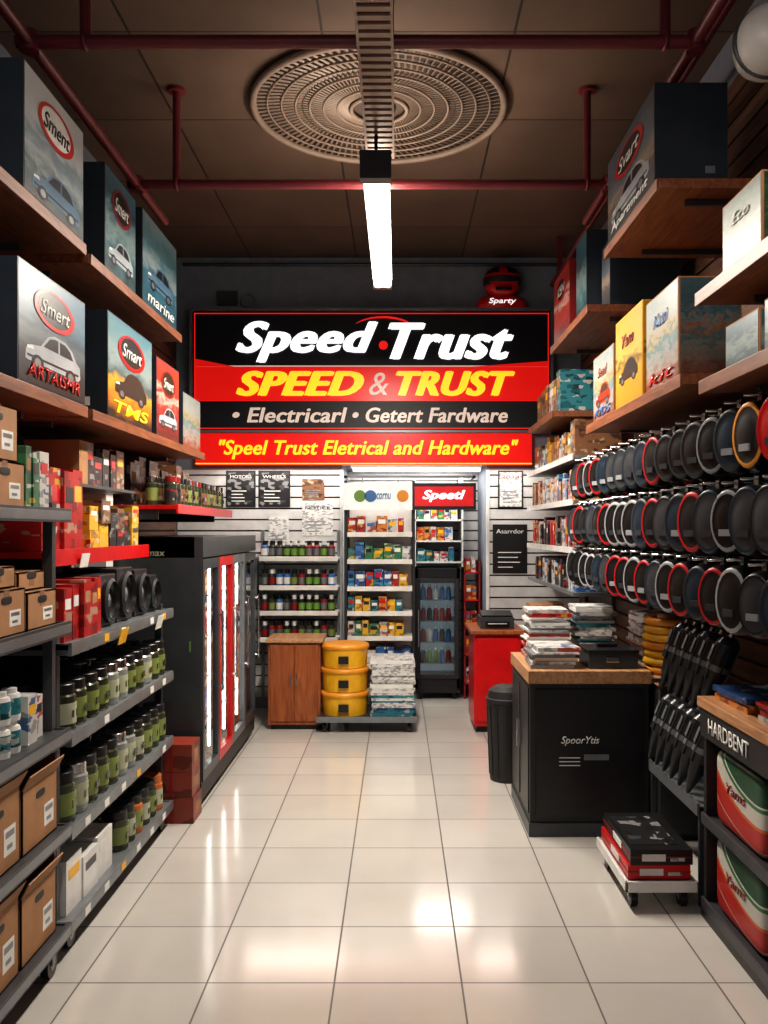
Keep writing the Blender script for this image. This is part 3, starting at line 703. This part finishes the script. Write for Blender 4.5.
# ------------------------------------------------------------------ back area left
b=B('wooden_floor_cabinet')
b.box(-1.04,-.62,7.2,7.62,.04,.70,M_woodred); b.box(-1.06,-.60,7.17,7.64,.70,.725,M_woodtop); b.box(-1.02,-.64,7.23,7.6,0,.04,M_black)
b.box(-1.02,-.835,7.188,7.2,.07,.68,M_woodred); b.box(-.825,-.64,7.188,7.2,.07,.68,M_woodred)
b.box(-.86,-.85,7.17,7.188,.35,.45,M_chrome); b.box(-.81,-.80,7.17,7.188,.35,.45,M_chrome)
b.build(.004)
b=B('bottle_display_shelves')
zl=[.66,.89,1.11,1.36]
for z in zl: b.box(-1.20,-.52,7.78,8.07,z-.022,z,M_white); b.box(-1.20,-.52,7.77,7.78,z-.03,z+.012,M_paper)
for xx in (-1.22,-.545): b.box(xx,xx+.025,8.04,8.075,.1,1.6,M_steel)
b.build(.002)
def bottles_x(name,x0,x1,ys,z,r,h,cols):
    b=B(name); x=x0
    while x<x1:
        c=R.choice(cols)
        for y in ys:
            b.lathe([(0,0),(r,0),(r,h*.15),(r,h*.55),(r*.95,h*.66),(r*.6,h*.76),(r*.6,h),(0,h)],(x,y,z+.001),[c[0],c[0],c[1],c[0],c[0],c[2],c[2]],10)
        x+=r*2.15
    b.build()
BC=[(M_jar,M_steel,M_black),(M_navy,M_redd,M_white),(M_jar,M_jarl,M_black),(M_redd,M_steel,M_black),(M_blue,M_paper,M_black),(M_black,M_green,M_white)]
for z in zl: bottles_x('cleaner_bottles',-1.16,-.55,[7.82,7.90],z,.030,.145,BC)
def poster(name,x0,x1,z0,z1,m,plane=YP-.019,frame=None,t='',tm=None):
    b=B(name); b.box(x0,x1,plane-.004,plane,z0,z1,m)
    if frame:
        f=.012
        for a in ((x0-f,x0,z0-f,z1+f),(x1,x1+f,z0-f,z1+f),(x0,x1,z0-f,z0),(x0,x1,z1,z1+f)): b.box(a[0],a[1],plane-.01,plane,a[2],a[3],frame)
    for k in range(4): 
        zz=z0+(z1-z0)*(.12+.1*k); b.box(x0+(x1-x0)*.15,x0+(x1-x0)*R.uniform(.5,.85),plane-.005,plane-.004,zz,zz+.008,M_paper if m is P_poster or m is M_black else M_steel)
    o=b.build()
    if t: text(t,o,((x0+x1)/2,plane-.006,z1-(z1-z0)*.14),'F',(x1-x0)*.8,(z1-z0)*.09,tm or M_paper,0,.001)
poster('framed_poster',-1.53,-1.29,1.82,2.12,P_poster,frame=M_black,t='MOTORS')
poster('framed_poster',-1.24,-.98,1.82,2.12,P_poster,frame=M_black,t='WHEELS')
poster('small_print',-.86,-.66,1.87,2.06,P_brn)
poster('paper_notice',-.86,-.585,1.55,1.84,P_notice,t='NOTICE',tm=M_black)
poster('paper_notice',-1.16,-.98,1.42,1.72,P_notice)
poster('calendar',.91,1.11,1.81,2.12,P_notice,t='2024',tm=M_redd,frame=M_black)
poster('framed_poster',.85,1.16,1.21,1.65,M_black,t='Asarrdor',tm=M_paper)
packs_x('shelf_goods',-1.95,-1.25,7.75,1.36,(.1,.2),(.08,.14),.25,[P_drk,P_red,P_brn])
b=B('steel_back_shelf'); b.box(-1.97,-1.24,7.72,8.07,1.335,1.36,M_steel); b.box(-1.97,-1.95,7.9,8.07,1.0,1.34,M_steel); b.box(-1.26,-1.24,7.9,8.07,1.0,1.335,M_steel); b.build()

# ------------------------------------------------------------------ centre rack
b=B('product_display_rack')
x0,x1=-.455,.145
for xx in (x0,x1-.025):
    for yy in (7.62,7.98): b.box(xx,xx+.025,yy,yy+.025,0,2.02,M_blackm)
rz=[.45,.69,.90,1.11,1.34,1.57]
for z in rz: b.box(x0,x1,7.63,8.0,z-.02,z,M_white); b.box(x0+.025,x1-.025,7.615,7.63,z-.028,z+.012,M_paper)
b.box(x0,x1,7.995,8.003,.2,1.98,M_white); b.box(x0,x1,7.62,8.0,.1,.13,M_steeld)
b.build(.002)
packs=[[P_wht,P_blue],[P_yel,P_grn,P_wht],[P_org,P_yel,P_teal],[P_blue,P_red,P_yel],[P_grn,P_wht,P_blue],[P_red,P_org,P_wht]]
for z,p in zip(rz,packs): packs_x('packaged_goods',x0+.03,x1-.03,7.65,z,(.10,.16),(.05,.09),.25,p)
b=B('header_sign_board'); M_hw=mat('header_white',(.8,.85,.85),.4,emit=.2,ecol=(.9,1,1)); M_hr=mat('header_red',(.6,.01,.015),.4,emit=.3)
b.box(-.455,.12,7.56,7.61,1.77,1.995,M_hw)
b.box(.12,.655,7.56,7.61,1.77,1.995,M_signblack); b.box(.14,.635,7.554,7.56,1.80,1.965,M_hr)
for px,mm in ((-.36,M_green),(-.27,M_blue),(-.0,M_orange)):
    b.lathe([(0,-.006),(.05,-.006),(.05,0)],(px+.04,7.56,1.885),mm,20,Euler((PI/2,0,0)).to_matrix().to_4x4()@Matrix.Scale(-1,4,(0,0,1)))
for xx in (-.3,.0,.5): b.cyl((xx,7.6,1.99),(xx,7.6,2.05),.004,M_chrome,6)
b.box(-.455,.655,7.59,7.61,2.04,2.06,M_steel); b.box(-.455,-.43,7.59,8.05,2.04,2.06,M_steel); b.box(.63,.655,7.59,8.05,2.04,2.06,M_steel)
hs=b.build()
text('Speetl',hs,(.385,7.548,1.885),'F',.36,.10,M_signwhite,.3,.004,.01,fat=.03)
text('cornu',hs,(-.12,7.552,1.885),'F',.12,.05,M_blue,.2,.003,.01)
b=B('flatbed_cart'); b.box(-.64,.145,7.08,7.53,.095,.12,M_steeld); b.box(-.645,.15,7.07,7.08,.085,.13,M_steel)
for xx in (-.58,.09):
    for yy in (7.14,7.47): b.caster(xx,yy,.04)
b.build(.002)
b=B('yellow_plastic_tubs')
for k in range(3):
    z=.121+k*.19
    b.lathe([(0,0),(.175,0),(.188,.15),(.197,.152),(.197,.17),(.19,.18),(.18,.186),(0,.186)],(-.43,7.30,z),[M_yellow]*3+[M_orange]*4,32)
    b.box(-.47,-.39,7.10,7.113,z+.04,z+.10,M_black)
b.build()
b=B('newspaper_stack')
z=.121
while z<.57:
    h=R.uniform(.012,.03); j=R.uniform(-.012,.012); m=R.choice([P_notice,M_paper,P_notice,P_teal if z<.3 else P_notice,P_blue if z<.3 else M_paper])
    b.box(-.21+j,.13+j,7.13+R.uniform(0,.02),7.45,z,z+h,m); z+=h+.001
b.build()
b=B('glass_door_fridge'); fx0,fx1=.16,.585; fy=8.5
M_fint=mat('fridge_interior',(.25,.3,.32),.4,emit=.12,ecol=(.7,.9,1))
b.box(fx0,fx0+.03,fy,9.0,.1,1.24,M_black); b.box(fx1-.03,fx1,fy,9.0,.1,1.24,M_black); b.box(fx0,fx1,8.97,9.0,.1,1.24,M_fint)
b.box(fx0,fx1,fy,9.0,1.14,1.24,M_black); b.box(fx0,fx1,fy,9.0,.06,.2,M_black)
for a in ((fx0+.01,fx0+.05,.2,1.14),(fx1-.05,fx1-.01,.2,1.14),(fx0+.05,fx1-.05,.2,.24),(fx0+.05,fx1-.05,1.10,1.14)): b.box(a[0],a[1],fy-.025,fy-.002,a[2],a[3],M_blackm)
b.box(fx0+.05,fx1-.05,fy-.016,fy-.010,.24,1.10,M_glass); b.cyl((fx0+.035,fy-.05,.5),(fx0+.035,fy-.05,.85),.008,M_chrome,8); b.box(fx0+.03,fx0+.04,fy-.05,fy-.02,.52,.54,M_chrome); b.box(fx0+.03,fx0+.04,fy-.05,fy-.02,.81,.83,M_chrome)
for z in (.34,.54,.74,.94):
    b.box(fx0+.03,fx1-.03,fy+.02,8.97,z-.008,z,M_steel); x=fx0+.08
    while x<fx1-.06:
        m=R.choice([M_blue,M_jar,M_white,M_redd,M_green]); b.lathe([(0,0),(.026,0),(.026,.09),(.012,.12),(.012,.14),(0,.14)],(x,fy+.08,z),[m,m,m,M_white,M_white],10); x+=.06
for xx in (fx0+.05,fx1-.05):
    for yy in (fy+.05,8.94): b.cyl((xx,yy,0),(xx,yy,.06),.02,M_black,8)
b.build(.002)
b=B('alcove_display_shelves')
for z in (1.30,1.50,1.70,1.90): b.box(.16,.62,8.55,9.03,z-.015,z,M_white)
b.box(.155,.17,8.55,9.03,1.25,2.1,M_white); b.box(.605,.62,8.55,9.03,1.25,2.1,M_white); b.build()
for z,p in zip((1.30,1.50,1.70,1.90),([P_wht,P_teal],[P_yel,P_wht,P_org],[P_wht,P_grn],[P_teal,P_wht])): packs_x('packaged_goods',.18,.6,8.58,z,(.09,.14),(.05,.08),.25,p)
b=B('red_snack_rack')
for z in (.15,.42,.68,.94,1.2): b.box(.625,.78,8.52,8.9,z-.012,z,M_red)
for xx in (.625,.765): b.box(xx,xx+.015,8.52,8.9,0,1.3,M_redd)
b.build()
for z in (.15,.42,.68,.94,1.2): packs_x('snack_packets',.645,.765,8.55,z,(.12,.18),(.04,.055),.25,[P_red,P_wht,P_org])
b=B('under_sign_strip_light'); b.box(-.42,.74,8.0,8.09,2.155,2.178,M_white); b.cyl((-.40,8.03,2.14),(.73,8.03,2.14),.02,M_tube2,12); b.build()
area('alcove_glow',(.16,8.6,2.17),1.1,.7,22,(1,.93,.85))
area('strip_glow',(-.2,7.88,2.16),2.8,.2,18,(1,.93,.85))

# ------------------------------------------------------------------ right: red counter, bin, black cabinet
b=B('red_service_counter')
b.box(.60,.97,7.1,7.65,.05,.78,M_red); b.box(.57,1.0,7.06,7.68,.78,.81,M_woodred); b.box(.62,.95,7.13,7.62,0,.05,M_black)
b.box(.62,.95,7.088,7.1,.09,.75,M_red)
b.build(.004)
b=B('white_side_desk'); b.box(1.0,1.6,7.0,7.6,.74,.80,M_white); b.box(1.0,1.04,7.02,7.58,0,.74,M_white); b.box(1.56,1.6,7.02,7.58,0,.74,M_white); b.box(1.04,1.56,7.5,7.53,.2,.74,M_white); b.build(.003)
b=B('receipt_printer')
b.box(.66,.93,7.2,7.5,.811,.90,M_charcoal); b.obox((.795,7.30,.915),(.25,.18,.03),(.15,0,0),M_black); b.box(.70,.89,7.19,7.2,.83,.87,M_black); b.box(.72,.87,7.16,7.2,.85,.853,M_paper); b.build(.006)
b=B('trash_bin')
c=(.70,5.78,0); rr=.13
b.lathe([(0,0),(rr*.82,0),(rr*.85,.02),(rr,.50),(rr*1.04,.502),(rr*1.04,.525),(rr*.98,.53),(rr*.9,.575),(rr*.6,.60),(0,.605)],c,M_blackm,28)
for k in range(14):
    a=2*PI*k/14; b.obox((c[0]+rr*.93*math.cos(a),c[1]+rr*.93*math.sin(a),.26),(.006,.02,.44),(0,.04,a),M_black)
b.build()
b=B('black_service_cabinet')
x0,x1,y0,y1=.69,1.31,4.70,5.42
b.box(x0,x1,y0,y1,.07,.80,M_blackm); b.box(x0-.008,x1+.008,y0-.012,y1,.0,.07,M_charcoal); b.box(x0-.012,x1+.008,y0-.02,y1,.80,.865,M_woodtop)
b.box(x0+.03,x1-.03,y0-.008,y0,.11,.77,M_black); b.box(x0-.006,x0,y0+.04,y1-.04,.11,.77,M_black)
b.box(x0-.012,x0-.006,y0+.34,y0+.36,.13,.75,M_charcoal); b.box(x0-.03,x0-.012,y0+.30,y0+.315,.4,.55,M_chrome)
b.box(.97,1.1,y0-.010,y0-.008,.40,.43,M_steel)
for k in range(3): b.box(.84,.95,y0-.0105,y0-.009,.37+.02*k,.375+.02*k,M_paper)
cab=b.build(.003)
text('SpoorYtis',cab,(.95,y0-.011,.50),'F',.2,.05,M_paper,.3,.001,.01)
b=B('magazine_stack')
def pile(b,x0,x1,y0,y1,z,zt,ms,jj=.015,hr=(.008,.025)):
    while z<zt:
        h=R.uniform(*hr); j=R.uniform(-jj,jj); k=R.uniform(-jj,jj); 
        b.obox(((x0+x1)/2+j,(y0+y1)/2+k,z+h/2),(x1-x0,y1-y0,h),(0,0,R.uniform(-.06,.06)),R.choice(ms)); z+=h+.0008
pile(b,.72,.95,4.76,5.08,.866,.955,[P_notice,M_paper,P_notice,P_wht,M_steel]); pile(b,.75,.98,5.14,5.38,.866,1.13,[P_notice,M_paper,P_notice,P_wht,M_steel,P_red])
b.build()
b=B('magazine_stack'); pile(b,1.03,1.24,5.15,5.38,.866,1.16,[P_notice,M_paper,P_notice,P_wht,P_teal,M_steel]); b.build()
b=B('black_cash_box'); b.box(1.01,1.27,4.76,5.02,.866,.945,M_charcoal); b.box(1.005,1.275,4.755,5.025,.945,.965,M_black); b.box(1.1,1.17,4.748,4.756,.90,.93,M_chrome); b.box(1.08,1.19,4.88,4.92,.965,.985,M_black); b.build(.004)
b=B('side_cabinet'); b.box(1.345,RW-.002,4.62,5.7,.04,.80,M_charcoal); b.box(1.33,RW-.002,4.6,5.72,.80,.83,M_woodtop); b.box(1.36,RW-.002,4.65,5.68,0,.04,M_black)
for k in range(3): b.box(1.338,1.345,4.66+.35*k,4.98+.35*k,.1,.76,M_blackm)
b.build(.003)
b=B('yellow_cable_coils')
for k in range(7): b.torus((1.47+R.uniform(-.008,.008),4.86,.852+k*.043),.12,.022,M_yellow if k%3 else M_orange,seg=28); 
b.cyl((1.47,4.86,.831),(1.47,4.86,1.15),.07,M_card)
b.build()
b=B('magazine_stack'); pile(b,1.38,1.58,5.1,5.4,.831,1.12,[P_wht,P_notice,P_drk,M_paper,P_brn]); b.build()
packs_x('boxed_goods',1.05,1.55,7.08,.80,(.12,.22),(.1,.16),.3,[P_wht,M_card,P_drk])

b=B('folding_umbrella_rack')
XW=RW-.002
b.box(1.28,XW,3.82,4.56,.40,.425,M_steel); b.box(1.27,1.28,3.82,4.56,.385,.44,M_steel)
for yy in (3.82,4.54): b.box(1.28,1.30,yy,yy+.02,0,.42,M_steeld); b.box(XW-.02,XW,yy,yy+.02,0,1.3,M_steeld); b.box(1.28,XW,yy,yy+.02,.83,.85,M_steeld)
for k,(zt,xo) in enumerate(((.87,1.36),(1.24,1.42))): b.cyl((xo,3.82,zt),(xo,4.56,zt),.008,M_chrome,8)
M_umb=mat('umbrella_nylon',(.022,.024,.029),.28)
for tier,(z0,xo) in enumerate(((.645,1.32),(1.0,1.38))):
    for i in range(6):
        y=3.88+i*.118
        T=Matrix.Translation((xo,y,z0))@Euler((.22,.30,.0)).to_matrix().to_4x4()@Matrix.Rotation(PI,4,'Y')@Matrix.Diagonal((1.2,.85,1,1))
        b.lathe([(0,.21),(.008,.20),(.014,.17),(.03,.10),(.042,0),(.046,-.08),(.044,-.12),(.03,-.145),(.012,-.15)],(0,0,0),M_umb,12,T)
        for k in range(6):
            a=2*PI*k/6
            b.box(-.003,.003,.036,.048,-.11,.05,M_charcoal,T@Matrix.Rotation(a,4,'Z'))
        b.lathe([(.046,-.02),(.047,-.02),(.047,.006),(.044,.006)],(0,0,0),M_steel,12,T)
        b.lathe([(.009,-.15),(.009,-.17),(.016,-.172),(.019,-.22),(.012,-.235),(0,-.235)],(0,0,0),[M_chrome,M_black,M_black,M_black,M_black],10,T)
        b.box(.047,.0485,-.014,.014,-.10,-.03,M_steel,T)
b.build()
b=B('floor_dolly')
b.box(.96,1.25,3.78,4.32,.095,.115,M_white); b.box(.955,1.255,3.77,3.785,.08,.125,M_white); b.box(.955,.965,3.77,4.33,.08,.125,M_white)
for xx in (1.0,1.21):
    for yy in (3.84,4.26): b.caster(xx,yy,.038)
b.build(.002)
b=B('tool_case_stack')
for z0,z1,m,j in ((.1255,.185,M_red,0),(.186,.25,M_black,.01)):
    b.box(.972+j,1.235+j,3.80,4.30,z0,z1,m); b.box(.970+j,1.237+j,3.798,4.302,(z0+z1)/2-.003,(z0+z1)/2+.003,M_redd)
    b.box(1.02+j,1.12+j,3.797,3.80,z0+.015,z0+.045,M_paper); b.box(1.14+j,1.2+j,3.797,3.80,z0+.015,z0+.03,P_wht)
    b.box(.969+j,.972+j,3.95,4.1,z0+.015,z0+.045,M_paper)
b.box(1.0,1.2,3.86,4.24,.25,.252,P_poster)
tc=b.build(.004)

# right near display unit
b=B('bag_display_unit')
x0,x1,y0,y1=1.27,RW-.002,2.3,3.74
for yy in (y0,y1-.03,3.05): b.box(x0,x1,yy,yy+.03,.03,.88,M_blackm)
b.box(x1-.02,x1,y0,y1,.03,.88,M_dark)
for z in (.07,.42): b.box(x0,x1,y0,y1,z-.02,z,M_steeld); b.box(x0-.012,x0,y0,y1,z-.035,z+.012,M_steeld)
b.box(x0-.012,x1,y0,y1,.0,.04,M_black)
b.box(x0-.015,x1,y0,y1,.75,.87,M_blackm); b.box(x0-.025,x1,y0-.01,y1+.01,.87,.91,M_woodtop)
bu=b.build(.003)
text('HARDBENT',bu,(x0-.018,3.42,.81),'R',.42,.06,M_paper,0,.002,.01)
text('HARDBENT',bu,(x0-.018,2.72,.81),'R',.42,.06,M_paper,0,.002,.01)
def bagmat(name):
    m,nt,bb=newmat(name); L=nt.links.new
    tc=nt.nodes.new('ShaderNodeTexCoord'); sp=nt.nodes.new('ShaderNodeSeparateXYZ'); L(tc.outputs['Generated'],sp.inputs[0])
    def sub(o,v):
        n=nt.nodes.new('ShaderNodeMath'); n.operation='SUBTRACT'; L(o,n.inputs[0]); n.inputs[1].default_value=v
        p=nt.nodes.new('ShaderNodeMath'); p.operation='POWER'; p.inputs[1].default_value=2; a=nt.nodes.new('ShaderNodeMath'); a.operation='ABSOLUTE'; L(n.outputs[0],a.inputs[0]); L(a.outputs[0],p.inputs[0]); return p.outputs[0]
    c=nt.nodes.new('ShaderNodeMath'); c.operation='ADD'; L(sub(sp.outputs['Y'],.1),c.inputs[0]); L(sub(sp.outputs['Z'],1.5),c.inputs[1])
    q=nt.nodes.new('ShaderNodeMath'); q.operation='SQRT'; L(c.outputs[0],q.inputs[0])
    q2=nt.nodes.new('ShaderNodeMath'); q2.operation='MULTIPLY'; q2.inputs[1].default_value=.5; L(q.outputs[0],q2.inputs[0])
    r=nt.nodes.new('ShaderNodeValToRGB'); r.color_ramp.interpolation='CONSTANT'; e=r.color_ramp.elements
    e[0].color=(.015,.07,.035,1); e[1].position=.44; e[1].color=(.5,.5,.45,1)
    for p,cc in ((.45,(.03,.16,.06,1)),(.475,(.5,.48,.44,1)),(.565,(.55,.12,.02,1)),(.585,(.42,.02,.015,1)),(.70,(.5,.38,.28,1)),(.71,(.36,.015,.015,1))):
        x=e.new(p); x.color=cc
    L(q2.outputs[0],r.inputs['Fac']); L(r.outputs['Color'],bb.inputs['Base Color']); bb.inputs['Roughness'].default_value=.35
    return m
M_bag=bagmat('fertiliser_bag_print')
for z in (.07,.42):
    for yc in (3.42,2.84):
        H=.30
        b=B('printed_bag'); b.sell((1.42,yc,z+.001+H/2),(.27,.5 if yc>3 else .36,H),.22,M_bag,None,36,24)
        b.obox((1.42,yc,z+H+.0),(.03,.2,.02),(0,0,0),M_bag)
        o=b.build(weld=True); text('Yams',o,(1.2825,yc,z+.175),'R',.2,.04,M_redd,.2,.001,.01)
b=B('magazine_stack'); pile(b,1.30,1.56,3.35,3.68,.911,.955,[P_red,P_blue,P_wht,P_org]); b.build()
b=B('magazine_stack'); pile(b,1.31,1.58,2.92,3.28,.911,.965,[P_red,P_yel,P_wht,P_blue]); b.build()

b=B('dome_speaker')
b.sell((1.34,3.25,3.36),(.24,.26,.25),.9,M_white,None,28,18)
b.cyl((1.34,3.25,3.36),(1.62,3.25,3.40),.05,M_steel,16); b.cyl((1.58,3.25,3.394),(1.628,3.25,3.40),.09,M_steeld,16)
b.torus((1.34,3.25,3.36),.124,.01,M_steeld,Euler((PI/2,.2,0)).to_matrix().to_4x4())
b.build(weld=True)

# ------------------------------------------------------------------ world + camera
w=bpy.data.worlds.new('World'); scene.world=w; w.use_nodes=True
w.node_tree.nodes['Background'].inputs[0].default_value=(.92,.93,1,1); w.node_tree.nodes['Background'].inputs[1].default_value=.34
cam=bpy.data.cameras.new('camera'); co=bpy.data.objects.new('camera',cam); COL.objects.link(co)
co.location=(0,0,1.6); co.rotation_euler=(PI/2,0,0)
cam.sensor_fit='VERTICAL'; cam.sensor_height=24; cam.lens=900/1024*24; cam.shift_x=-14/1024; cam.shift_y=18/1024
cam.clip_start=.05
scene.camera=co
scene.view_settings.view_transform='Standard'
try: scene.view_settings.look='Medium High Contrast'
except Exception as ex: print(ex); scene.view_settings.look='None'
scene.view_settings.exposure=-.08
